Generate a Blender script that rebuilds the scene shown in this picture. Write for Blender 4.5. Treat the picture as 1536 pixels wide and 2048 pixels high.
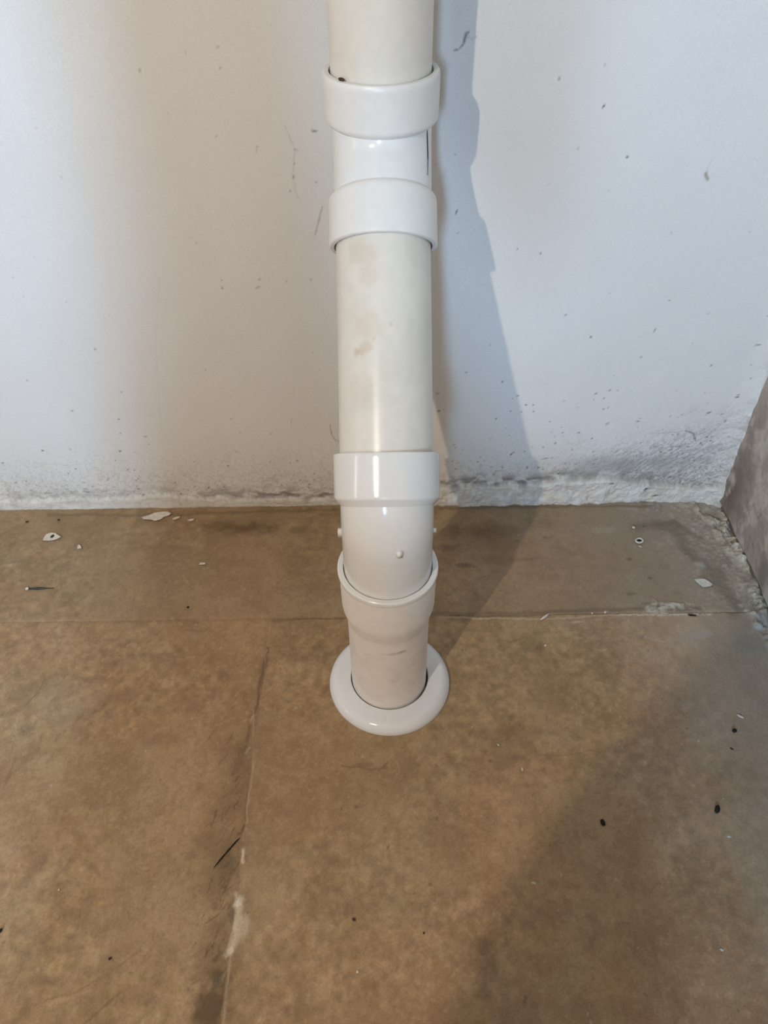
import bpy, bmesh, math
import numpy as np
from mathutils import Vector, Matrix

for o in list(bpy.data.objects): bpy.data.objects.remove(o, do_unlink=True)
scene = bpy.context.scene
COL = scene.collection
R = math.radians

# ------------------------------------------------------------------ camera
F_PX, PITCH, ROLL = 1535.03, R(44.847), R(0.8405)
CAM = np.array([-0.00376, -0.63906, 0.99573])
_fw = np.array([0, math.cos(PITCH), -math.sin(PITCH)]); _rt = np.array([1., 0, 0]); _up = np.cross(_rt, _fw)
_c, _s = math.cos(ROLL), math.sin(ROLL)
cam_d = bpy.data.cameras.new('camera'); cam = bpy.data.objects.new('camera', cam_d); COL.objects.link(cam)
cam_d.sensor_fit = 'HORIZONTAL'; cam_d.sensor_width = 36.0; cam_d.lens = F_PX / 1536 * 36
cam_d.clip_start = 0.02
_r2, _u2 = _c * _rt - _s * _up, _s * _rt + _c * _up
m = Matrix.Identity(4)
for i in range(3):
    m[i][0], m[i][1], m[i][2], m[i][3] = _r2[i], _u2[i], -_fw[i], CAM[i]
cam.matrix_world = m
scene.camera = cam

# ------------------------------------------------------------------ world, daylight, exposure
w = bpy.data.worlds.new('sky'); scene.world = w; w.use_nodes = True
w.node_tree.nodes['Background'].inputs[0].default_value = (0.62, 0.78, 1.0, 1)
w.node_tree.nodes['Background'].inputs[1].default_value = 1.0
WIN = dict(x=-0.40, w=0.24, z0=1.10, z1=1.95, y=-3.0)          # the window behind the photographer
al = bpy.data.lights.new('window_daylight', 'AREA'); al.shape = 'RECTANGLE'
al.size = WIN['w']; al.size_y = WIN['z1'] - WIN['z0']; al.energy = 70; al.color = (0.40, 0.67, 1.0)
alo = bpy.data.objects.new('window_daylight', al); COL.objects.link(alo)
alo.location = (WIN['x'], WIN['y'] - 0.03, (WIN['z0'] + WIN['z1']) / 2); alo.rotation_euler = (R(90), 0, 0)
SLIT = dict(y=-0.66, w=0.06, z0=0.70, z1=1.40)                    # unseen slit in the left wall, added for the pipe's left streak
sl = bpy.data.lights.new('slit_streak_light', 'AREA'); sl.shape = 'RECTANGLE'; sl.size = SLIT['z1'] - SLIT['z0']; sl.size_y = SLIT['w']; sl.energy = 3.0; sl.color = (1.0, .97, .92)
slo = bpy.data.objects.new('slit_streak_light', sl); COL.objects.link(slo); slo.location = (-2.33, SLIT['y'], (SLIT['z0'] + SLIT['z1']) / 2); slo.rotation_euler = (0, R(-90), 0)
LAMP = Vector((-0.86, -1.51, 1.80)); LAMP_STRENGTH = 5100.0; LAMP_COL = (1.0, 0.885, 0.735)
scene.view_settings.view_transform = 'Standard'; scene.view_settings.look = 'None'
scene.view_settings.exposure = 0.0; scene.view_settings.gamma = 1.0
scene.view_settings.use_curve_mapping = False
scene.cycles.max_bounces = 4; scene.cycles.diffuse_bounces = 3; scene.cycles.glossy_bounces = 3
scene.cycles.caustics_reflective = False; scene.cycles.caustics_refractive = False

# ------------------------------------------------------------------ helpers
WY, XR, CEIL = 0.384, 0.615, 2.6          # back wall plane, right wall plane, ceiling height
XL, YF = -2.3, -3.0                       # left wall plane, wall behind the photographer

def _ray(x, y):
    u, v = (x - 768) / F_PX, -(y - 1024) / F_PX
    return _fw + (_c * u + _s * v) * _rt + (-_s * u + _c * v) * _up
def FL(x, y, z=0.0):                       # measured place on the floor
    r = _ray(x, y); p = CAM + (z - CAM[2]) / r[2] * r; return float(p[0]), float(p[1])
def WL(x, y):                              # measured place on the back wall (x, z)
    r = _ray(x, y); p = CAM + (WY - CAM[1]) / r[1] * r; return float(p[0]), float(p[2])
def SL(x, y):                              # measured place on the right wall (y, z)
    r = _ray(x, y); p = CAM + (XR - CAM[0]) / r[0] * r; return float(p[1]), float(p[2])

def MMPX(x, y):                            # millimetres per pixel at that place on the floor
    fx, fy = FL(x, y); return float((np.array([fx, fy, 0]) - CAM) @ _fw) / F_PX * 1000

def tag(o, label=None, cat=None, group=None, kind=None):
    if label: o['label'] = label
    if cat: o['category'] = cat
    if group: o['group'] = group
    if kind: o['kind'] = kind
    return o
def link(name, me, mat=None, parent=None):
    o = bpy.data.objects.new(name, me); COL.objects.link(o)
    if mat is not None and me is not None: me.materials.append(mat)
    if parent is not None: o.parent = parent
    return o
def empty(name, loc=(0, 0, 0)):
    o = bpy.data.objects.new(name, None); COL.objects.link(o); o.location = loc; o.empty_display_size = .05; return o
def bm_obj(name, bm, mat, parent=None, smooth=True):
    bmesh.ops.recalc_face_normals(bm, faces=bm.faces)
    me = bpy.data.meshes.new(name); bm.to_mesh(me); bm.free()
    if smooth:
        for p in me.polygons: p.use_smooth = True
    return link(name, me, mat, parent)
def box(name, lo, hi, mat, parent=None, bevel=0.0):
    bm = bmesh.new(); bmesh.ops.create_cube(bm, size=1)
    for v in bm.verts:
        for i in range(3): v.co[i] = lo[i] + (v.co[i] + .5) * (hi[i] - lo[i])
    if bevel: bmesh.ops.bevel(bm, geom=bm.edges[:], offset=bevel, segments=2, affect='EDGES')
    return bm_obj(name, bm, mat, parent, smooth=False)

rng = np.random.default_rng(7)
_LAT = rng.random((256, 256))
def vnoise(x, y, seed=0):
    x = np.asarray(x, float) + seed * 17.31; y = np.asarray(y, float) + seed * 9.77
    xi = np.floor(x).astype(int); yi = np.floor(y).astype(int); fx = x - xi; fy = y - yi
    fx = fx * fx * fx * (fx * (fx * 6 - 15) + 10); fy = fy * fy * fy * (fy * (fy * 6 - 15) + 10)
    a = _LAT[xi & 255, yi & 255]; b = _LAT[(xi + 1) & 255, yi & 255]
    c = _LAT[xi & 255, (yi + 1) & 255]; d = _LAT[(xi + 1) & 255, (yi + 1) & 255]
    return a + (b - a) * fx + (c - a) * fy + (a - b - c + d) * fx * fy
def fbm(x, y, freq=1., octs=5, seed=0, gain=.5):
    t = 0; amp = 1; s = 0
    ca, sa = math.cos(.6), math.sin(.6)
    for k in range(octs):
        t = t + amp * vnoise(x * freq, y * freq, seed + k * 3); s += amp; amp *= gain; freq *= 2.03
        x, y = x * ca - y * sa, x * sa + y * ca
    return t / s
def sst(a, b, x):
    t = np.clip((x - a) / (b - a), 0, 1); return t * t * (3 - 2 * t)
def lerp(a, b, t): return a + (b - a) * t

class Canvas:
    """a surface sheet: coordinates, colour and relief per vertex"""
    def __init__(self, us, vs):
        self.us, self.vs = np.asarray(us, float), np.asarray(vs, float)
        self.U, self.V = np.meshgrid(self.us, self.vs, indexing='ij')
        self.col = np.ones(self.U.shape + (3,)); self.h = np.zeros(self.U.shape)
    def win(self, x0, x1, y0, y1):
        i0, i1 = np.searchsorted(self.us, [x0, x1]); j0, j1 = np.searchsorted(self.vs, [y0, y1])
        return slice(i0, i1), slice(j0, j1)
    def mixc(self, mask, color, s=None):
        s = s or (slice(None), slice(None))
        mk = np.clip(mask, 0, 1)[..., None]
        self.col[s] = self.col[s] * (1 - mk) + np.array(color) * mk
    def blob(self, x, y, rx, ry=None, ang=0., color=(0, 0, 0), a=1., soft=.5, rough=.35, seed=0, h=0., nf=None):
        ry = ry or rx; q = max(rx, ry) * 1.7
        s = self.win(x - q, x + q, y - q, y + q); U, V = self.U[s], self.V[s]
        if U.size == 0: return
        ca, sa = math.cos(ang), math.sin(ang); du, dv = U - x, V - y
        d = np.sqrt(((du * ca + dv * sa) / rx) ** 2 + ((-du * sa + dv * ca) / ry) ** 2)
        nf = nf or 1.3 / min(rx, ry)
        d = d + rough * 2 * (fbm(U, V, nf, 3, seed + int(abs(x * 977 + y * 613) * 10) % 97) - .5)
        mk = 1 - sst(1 - soft, 1 + soft * .3, d)
        self.mixc(mk * a, color, s); self.h[s] += mk * h
    def stroke(self, pts, wd, color=(0, 0, 0), a=1., soft=.6, rough=.3, seed=0, h=0., breakup=0.):
        pts = np.array(pts, float); q = wd * 2.5
        s = self.win(pts[:, 0].min() - q, pts[:, 0].max() + q, pts[:, 1].min() - q, pts[:, 1].max() + q)
        U, V = self.U[s], self.V[s]
        if U.size == 0: return
        n1 = fbm(U, V, .5 / wd, 3, seed + 5); n2 = fbm(U, V, .5 / wd, 3, seed + 11)
        Uw, Vw = U + (n1 - .5) * wd * 2 * rough, V + (n2 - .5) * wd * 2 * rough
        D = np.full(U.shape, 9.)
        for p, r_ in zip(pts[:-1], pts[1:]):
            e = r_ - p; t = np.clip(((Uw - p[0]) * e[0] + (Vw - p[1]) * e[1]) / max(e @ e, 1e-12), 0, 1)
            D = np.minimum(D, np.hypot(Uw - p[0] - t * e[0], Vw - p[1] - t * e[1]))
        mk = 1 - sst(1 - soft, 1 + soft * .4, D / (wd * .5))
        if breakup: mk = mk * sst(breakup - .12, breakup + .12, fbm(U, V, 1.7 / wd, 4, seed + 21))
        self.mixc(mk * a, color, s); self.h[s] += mk * h * (.3 + 1.4 * fbm(U, V, 190, 3, seed + 31))

def grid_mesh(name, P, col, mat, parent=None, ring=None):
    """P: (n,m,3) vertices. ring: (axis, value) closes the edge down to a plane"""
    if ring is not None:
        P = np.pad(P, ((1, 1), (1, 1), (0, 0)), mode='edge'); col = np.pad(col, ((1, 1), (1, 1), (0, 0)), mode='edge')
        ax, val = ring
        for sl in ((0, slice(None)), (-1, slice(None)), (slice(None), 0), (slice(None), -1)): P[sl + (ax,)] = val
    n, m_ = P.shape[:2]
    idx = np.arange(n * m_).reshape(n, m_)
    q = np.stack([idx[:-1, :-1], idx[1:, :-1], idx[1:, 1:], idx[:-1, 1:]], -1).reshape(-1, 4)
    me = bpy.data.meshes.new(name)
    me.vertices.add(n * m_); me.vertices.foreach_set('co', P.astype(np.float32).ravel())
    me.loops.add(q.size); me.loops.foreach_set('vertex_index', q.astype(np.int32).ravel())
    me.polygons.add(len(q)); me.polygons.foreach_set('loop_start', np.arange(0, q.size, 4, dtype=np.int32))
    me.polygons.foreach_set('use_smooth', np.ones(len(q), bool))
    at = me.attributes.new('col', 'FLOAT_COLOR', 'POINT')
    c4 = np.ones((n * m_, 4), np.float32); c4[:, :3] = col.reshape(-1, 3); at.data.foreach_set('color', c4.ravel())
    me.update(); me.validate()
    return link(name, me, mat, parent)

def graded(knots):
    """knots: [(from, to, step), ...]"""
    out = []
    for a, b, st in knots:
        n = max(1, int(round((b - a) / st))); out.append(np.linspace(a, b, n, endpoint=False))
    out.append([knots[-1][1]]); return np.concatenate(out)

# ------------------------------------------------------------------ materials
def mat_attr(name, rough=.8, spec=.3, grain=(900, .10), bump=.15, bump_dist=.001):
    """vertex colours of the sheet times a fine procedural grain that also gives the relief"""
    ma = bpy.data.materials.new(name); ma.use_nodes = True; nt = ma.node_tree; N = nt.nodes; L = nt.links
    b = N['Principled BSDF']; b.inputs['Roughness'].default_value = rough; b.inputs['Specular IOR Level'].default_value = spec
    at = N.new('ShaderNodeAttribute'); at.attribute_name = 'col'
    tc = N.new('ShaderNodeTexCoord')
    nz = N.new('ShaderNodeTexNoise'); nz.inputs['Scale'].default_value = grain[0]; nz.inputs['Detail'].default_value = 1.0
    L.new(tc.outputs['Object'], nz.inputs['Vector'])
    mr = N.new('ShaderNodeMapRange'); mr.inputs['From Min'].default_value = .25; mr.inputs['From Max'].default_value = .75
    mr.inputs['To Min'].default_value = 1 - grain[1]; mr.inputs['To Max'].default_value = 1 + grain[1]
    L.new(nz.outputs['Fac'], mr.inputs['Value'])
    mx = N.new('ShaderNodeVectorMath'); mx.operation = 'SCALE'
    L.new(at.outputs['Color'], mx.inputs[0]); L.new(mr.outputs[0], mx.inputs['Scale'])
    L.new(mx.outputs[0], b.inputs['Base Color'])
    if bump:
        bp = N.new('ShaderNodeBump'); bp.inputs['Strength'].default_value = bump; bp.inputs['Distance'].default_value = bump_dist
        L.new(nz.outputs['Fac'], bp.inputs['Height']); L.new(bp.outputs[0], b.inputs['Normal'])
    return ma
def mat_plain(name, color, rough=.5, spec=.4, var=.08, scale=80, metal=0., coat=0., bump=0.):
    ma = bpy.data.materials.new(name); ma.use_nodes = True; nt = ma.node_tree; N = nt.nodes; L = nt.links
    b = N['Principled BSDF']; b.inputs['Roughness'].default_value = rough; b.inputs['Specular IOR Level'].default_value = spec
    b.inputs['Metallic'].default_value = metal; b.inputs['Coat Weight'].default_value = coat; b.inputs['Coat Roughness'].default_value = .06
    tc = N.new('ShaderNodeTexCoord'); nz = N.new('ShaderNodeTexNoise'); nz.inputs['Scale'].default_value = scale; nz.inputs['Detail'].default_value = 4
    L.new(tc.outputs['Object'], nz.inputs['Vector'])
    rp = N.new('ShaderNodeValToRGB'); rp.color_ramp.elements[0].position = .3; rp.color_ramp.elements[1].position = .7
    rp.color_ramp.elements[0].color = (*[c * (1 - var) for c in color], 1); rp.color_ramp.elements[1].color = (*[min(1, c * (1 + var)) for c in color], 1)
    L.new(nz.outputs['Fac'], rp.inputs[0]); L.new(rp.outputs[0], b.inputs['Base Color'])
    if bump:
        bp = N.new('ShaderNodeBump'); bp.inputs['Strength'].default_value = bump; bp.inputs['Distance'].default_value = .001
        L.new(nz.outputs['Fac'], bp.inputs['Height']); L.new(bp.outputs[0], b.inputs['Normal'])
    return ma
M_WALL = mat_attr('painted_plaster', .75, .25, (480, .035), .22, .0012)
M_FLOOR = mat_attr('worn_stone', .55, .30, (420, .12), .12, .001)
M_PVC = mat_attr('aged_pvc', .30, .45, (90, .02), 0)
M_FIT = mat_attr('glossy_pvc', .16, .5, (90, .015), 0)
M_MATT = mat_attr('dull_pvc', .42, .4, (90, .025), 0)
M_MORTAR = mat_plain('mortar', (.42, .36, .28), .9, .1, .3, 120, bump=.5)
M_ROOM = mat_plain('room_plaster', (.50, .47, .43), .8, .2, .03, 6)
M_BASE = mat_plain('floor_bed', (.25, .21, .16), .9, .1, .1, 20)

# ------------------------------------------------------------------ back wall
def paint_wall():
    us = graded([(XL - .1, -1.2, .05), (-1.2, -.78, .008), (-.78, XR + .03, .0016)])
    vs = graded([(-.02, .30, .0015), (.30, .86, .0022), (.86, 1.1, .01), (1.1, CEIL, .06)])
    c = Canvas(us, vs); X, Z = c.U, c.V
    base = np.array([.800, .795, .785])
    c.col[:] = base
    n0 = fbm(X, Z, 3, 4, 1); n1 = fbm(X, Z, 14, 4, 2); n2 = fbm(X, Z, 60, 4, 3); n3 = fbm(X, Z, 190, 3, 4)
    c.mixc(.16 * sst(.45, .75, n0), (.74, .72, .68))
    # grime growing towards the foot of the wall
    foot = 1 - sst(0., .17, Z + (n1 - .5) * .09)
    c.mixc(foot * .46, (.70, .615, .515)); c.mixc((1 - sst(.10, .45, Z)) * .30, (.77, .70, .61))
    c.mixc(foot * sst(.54, .74, n2) * .26, (.50, .44, .37))
    c.mixc((1 - sst(.0, .12, Z)) * sst(.55, .70, n3) * .5, (.40, .34, .28))
    n5 = fbm(X * .7 + Z * .7, Z - X * .8, 420, 2, 44); c.mixc((1 - sst(.02, .20, Z)) * sst(.62, .72, n5) * .35, (.30, .27, .24))
    # relief: trowel waves, rough stipple low down
    c.h += (n0 - .5) * .006 + (n1 - .5) * .0018 + (n2 - .5) * .0005
    c.h += (1 - sst(.02, .2, Z)) * (n3 - .5) * .0016
    # mould field in the right corner
    xa, za = WL(1330, 900)
    d = np.hypot((X - xa - .02) / .20, (Z - .05) / .15)
    mold = (1 - sst(.35, 1.15, d + (n1 - .5) * .9)) * (Z > .02)
    stre = fbm((X * .8 + Z * .6) * .55, (Z - X * .9) * 1.25, 150, 4, 8)
    c.mixc(mold * .16, (.50, .49, .49)); c.mixc(mold * sst(.48, .70, stre) * .46, (.38, .36, .36))
    c.mixc(mold * sst(.58, .75, n2) * .30, (.42, .39, .38)); c.mixc(mold * sst(.60, .70, n5) * .5, (.24, .22, .21))
    c.h += mold * (stre - .5) * .0022
    # scattered specks, thicker to the right and downwards
    g = np.random.default_rng(21)
    for k in range(950):
        x = g.uniform(-.76, XR - .01)
        side = .25 + .75 * (x + .76) / 1.4
        z = g.exponential(.035 + .045 * side) + .03
        if g.random() > side * (.45 if x < 0 else 1.): continue
        if z > .8: continue
        r_ = g.uniform(.0008, .0021) * (1 if g.random() < .93 else 1.6)
        c.blob(x, z, r_ * g.uniform(1, 2.1), r_, g.normal(.6, .5), (.16, .14, .12), g.uniform(.3, .85), .7, .25)
    for k in range(60):
        x = g.uniform(-.76, XR - .01); z = g.uniform(.2, .82); r_ = g.uniform(.0010, .0018)
        c.blob(x, z, r_ * 1.3, r_, g.uniform(0, 3), (.30, .28, .26), g.uniform(.2, .6), .7, .2)
    # marks that can be picked out one by one: pixel, radii in mm, angle, strength
    for px, py, rx, ry, an, a in (
            (1207, 212, 3.2, 1.5, 60, .9), (1254, 313, 2.2, 2.0, 0, .95), (1118, 157, 2.6, 1.8, 80, .6), (1209, 130, 1.8, 1.6, 0, .6),
            (913, 424, 4.5, 1.3, 80, .9), (1309, 660, 5.0, 1.6, 70, .6), (1515, 690, 5.5, 1.6, 8, .8), (1081, 507, 1.7, 1.7, 0, .8),
            (1035, 497, 1.5, 1.5, 0, .7), (1156, 296, 2.0, 2.0, 0, .4), (1422, 731, 2., 2., 0, .8), (1097, 369, 2.5, 1.2, 0, .35),
            (1052, 810, 2.2, 2.2, 0, .85), (1066, 810, 2., 2.2, 0, .6), (1021, 822, 2., 1.6, 0, .8), (1043, 824, 1.8, 1.6, 0, .8),
            (1276, 843, 4., 1.6, 20, .7), (1418, 826, 4.5, 2., 20, .85), (1474, 794, 4., 2., 20, .8), (1100, 843, 3., 1.5, 60, .6),
            (1322, 905, 2.2, 2.4, 0, .9), (1054, 935, 2., 4., 0, .7), (1027, 905, 2.4, 1.8, 0, .7), (1049, 903, 2.2, 2., 0, .7),
            (1090, 917, 9., 1.6, 12, .6), (1188, 928, 4., 2., 0, .7), (1130, 927, 2.4, 2.2, 0, .6), (1232, 905, 4., 2., 40, .5),
            (628, 261, 4.6, 1.7, -8, .8), (444, 577, 2.0, 2.0, 0, .7), (443, 562, 1.5, 1.5, 0, .45), (516, 575, 6.0, 1.6, 25, .5), (519, 559, 2.6, 2., 0, .45),
            (587, 354, 2.2, 1.6, 60, .8), (589, 326, 1.8, 1.8, 0, .5), (580, 382, 2.0, 2.0, 0, .45), (590, 298, 1.6, 1.6, 0, .4),
            (280, 140, 1.8, 2.6, 0, .4), (372, 105, 2., 1.6, 0, .35), (189, 700, 2., 2.6, 30, .5), (144, 823, 3., 2., 0, .6), (237, 840, 2.4, 1.8, 0, .7),
            (462, 839, 2.6, 1.6, 0, .5), (291, 874, 4., 1.6, 0, .5), (54, 762, 2., 1.8, 0, .5), (243, 785, 2.2, 2., 0, .4),
            (85, 902, 2.6, 2., 0, .9), (240, 903, 3.4, 2., 10, .7), (456, 933, 2.6, 2.2, 0, .8), (140, 900, 4., 2., 0, .35), (31, 967, 3., 2., 20, .7),
            (277, 979, 3., 1.6, 10, .9), (22, 1006, 3., 1.8, 0, .8), (5, 927, 3., 2., 0, .7), (175, 985, 9., 2.2, -10, .5), (95, 987, 9., 2., 0, .4), (146, 986, 7., 2., 0, .4),
            (216, 959, 3., 1.8, 0, .5), (395, 995, 3.4, 1.5, 0, .5), (345, 1001, 10., 1.2, 0, .5), (200, 1013, 12., 1.2, 0, .4), (170, 979, 5., 1.8, 0, .55)):
        x, z = WL(px, py); c.blob(x, z, rx * .001, ry * .001, R(an), (.13, .115, .10), a, .7, .25)
    for pts, wd, a, colr in (                                      # fine scratches, threads and runs
            ([(938, 62), (930, 76), (927, 88), (918, 97), (908, 101)], 2.2, .75, (.22, .2, .18)),
            ([(930, 70), (945, 78), (955, 72)], 1.8, .35, (.35, .33, .3)), ([(932, 66), (928, 84)], 4.5, .6, (.18, .16, .15)),
            ([(1412, 348), (1416, 334), (1424, 318)], 3., .22, (.45, .45, .4)), ([(1410, 347), (1414, 357)], 5., .7, (.25, .2, .12)),
            ([(644, 414), (638, 440), (630, 470)], 2.4, .55, (.34, .31, .27)), ([(600, 400), (590, 380), (586, 340), (590, 300), (570, 250)], 2., .3, (.4, .36, .32)),
            ([(660, 850), (664, 872), (672, 882), (680, 884)], 3., .55, (.30, .27, .23)), ([(584, 838), (581, 850)], 2., .4, (.3, .27, .23)),
            ([(1372, 862), (1386, 868), (1392, 882)], 4., .75, (.25, .23, .22)), ([(1300, 868), (1340, 866), (1372, 863)], 2.2, .4, (.38, .36, .35)),
            ([(318, 560), (310, 700), (318, 800), (322, 860)], 3., .14, (.6, .56, .5)), ([(985, 870), (978, 884)], 2., .35, (.4, .38, .36)),
            ([(75, 927), (130, 932), (190, 927)], 1.8, .3, (.45, .4, .35))):
        c.stroke([WL(*p) for p in pts], wd * .001, colr, a, .8, .4)
    # the lumpy skirting fillet: a ledge along the foot, its upper edge uneven, mould lying on it
    tx, tz = np.array([WL(*p) for p in ((-300, 1012), (0, 1004), (160, 1000), (330, 992), (520, 998), (690, 996), (880, 972), (960, 966), (1050, 968), (1130, 958), (1190, 954), (1260, 958), (1320, 968), (1400, 975), (1450, 960), (1480, 930))]).T
    top = np.interp(X, tx, tz) + (fbm(X, X * 0, 26, 4, 31) - .5) * .012
    led = 1 - sst(-.004, .004, Z - top)
    right = sst(.02, .12, X)
    lump = fbm(X, Z, 45, 4, 33)
    c.h += led * (lerp(.0045, .0085, right) + (lump - .5) * lerp(.003, .007, right) + right * (n2 - .5) * .004 + right * (n3 - .5) * .0015)
    c.mixc(led * .8, (.74, .675, .585)); c.mixc(led * right * sst(.40, .6, lump) * .6, (.78, .77, .75))
    c.mixc(led * sst(.55, .7, n2) * .35, (.50, .45, .38))
    hl = np.abs(fbm(X * .25, Z, 110, 4, 37) - .5)
    c.mixc(led * (1 - right) * (1 - sst(.01, .05, hl)) * .4, (.46, .40, .34))
    above = (Z - top)
    band = np.exp(-((above - .010) / .012) ** 2)
    wx = np.interp(X, np.array([WL(px, 980)[0] for px in (-100, 100, 330, 420, 520, 560, 690, 860, 905, 960, 1060, 1150, 1240, 1330, 1430)]), [.05, .3, .25, .45, .75, .9, .95, .5, .9, 1., .95, .65, .85, .55, .25])
    c.mixc(band * wx * sst(.38, .56, fbm(X * .5, Z, 80, 5, 39)) * .86, (.20, .165, .135))
    c.mixc(np.exp(-((above - .004) / .004) ** 2) * wx * .45 * sst(.35, .5, n2), (.20, .17, .14))
    # grey damp above the mould band on the right
    gx, gz = WL(1260, 930)
    c.mixc(np.exp(-(((X - gx) / .12) ** 2 + ((Z - gz) / .020) ** 2)) * .75 * sst(.25, .5, n1), (.36, .34, .33))
    # flaked chips in the skirting
    for px, py, rx, ry in ((1291, 974, 5, 3.5), (1309, 987, 6, 3), (1222, 963, 5, 2), (1290, 998, 14, 4)):
        x, z = WL(px, py)
        c.blob(x, z, rx * .001, ry * .001, .3, (.10, .09, .08) if ry < 4 else (.55, .52, .44), .9, .4, .3, h=-.003)
    # round the corner to the right wall, crusty filler low down
    cr = np.clip((X - (XR - .05)) / .05, 0, 1); k = 1 - sst(.02, .45, Z)
    c.h += cr ** 2 * (.008 + .010 * k) + cr * k * ((lump - .5) * .010 + (n2 - .5) * .006 + (n3 - .5) * .003)
    c.mixc(sst(.55, 1., cr) * (1 - sst(.05, .16, Z)) * .7, (.74, .72, .66))
    c.mixc(sst(.45, 1., cr) * sst(.46, .60, n2) * (1 - sst(.05, .5, Z)) * .6, (.42, .38, .33))
    # thin darker line where skirting meets the floor
    c.mixc((1 - sst(.000, .0035, Z)) * sst(.35, .6, n1) * .6, (.25, .20, .15))
    P = np.stack([X, WY - c.h, Z], -1)
    o = grid_mesh('wall_back', P, c.col, M_WALL, ring=(1, WY + .12)); tag(o, kind='structure'); return o
paint_wall()

# ------------------------------------------------------------------ right wall
def paint_right():
    us = graded([(YF, -.6, .08), (-.6, -.1, .01), (-.1, WY + .03, .0018)])
    vs = graded([(-.02, .42, .0018), (.42, .9, .008), (.9, CEIL, .08)])
    c = Canvas(us, vs); Y, Z = c.U, c.V
    n0 = fbm(Y, Z, 5, 4, 51); n1 = fbm(Y, Z, 22, 5, 52); n2 = fbm(Y, Z, 85, 4, 53)
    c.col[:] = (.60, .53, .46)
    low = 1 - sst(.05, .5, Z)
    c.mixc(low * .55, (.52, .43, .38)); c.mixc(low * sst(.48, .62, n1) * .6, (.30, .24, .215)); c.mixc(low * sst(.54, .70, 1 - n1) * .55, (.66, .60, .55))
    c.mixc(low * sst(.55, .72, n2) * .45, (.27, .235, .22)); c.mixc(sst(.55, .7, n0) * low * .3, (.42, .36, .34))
    c.h += (n0 - .5) * .003 + (n1 - .5) * .0022 + low * (n2 - .5) * .002
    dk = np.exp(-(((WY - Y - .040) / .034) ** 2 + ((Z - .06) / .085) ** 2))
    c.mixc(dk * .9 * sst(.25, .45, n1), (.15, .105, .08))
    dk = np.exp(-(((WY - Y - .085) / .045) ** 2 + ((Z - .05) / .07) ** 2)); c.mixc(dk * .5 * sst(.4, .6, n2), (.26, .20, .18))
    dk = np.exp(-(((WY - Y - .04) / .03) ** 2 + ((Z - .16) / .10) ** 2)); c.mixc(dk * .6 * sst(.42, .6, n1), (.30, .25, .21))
    y, z = SL(1530, 1150); c.blob(y, z, .03, .035, 0, (.20, .19, .17), .6, .7, .4)
    g = np.random.default_rng(5)
    for k in range(160):
        c.blob(g.uniform(-.1, WY - .01), abs(g.normal(0, .16)) + .02, g.uniform(.001, .003), g.uniform(.001, .002), g.uniform(0, 3), (.15, .12, .10), g.uniform(.3, .8), .7)
    # plaster breaks away above the floor, leaving a crack
    edge = .010 + (n1 - .5) * .012
    c.h += sst(-.002, .004, Z - edge) * .004
    c.mixc((1 - sst(-.001, .003, Z - edge)) * .85, (.13, .105, .08))
    P = np.stack([XR - c.h, Y, Z], -1)
    o = grid_mesh('wall_right', P, c.col, M_WALL, ring=(0, XR + .12)); tag(o, kind='structure')
paint_right()

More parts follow.
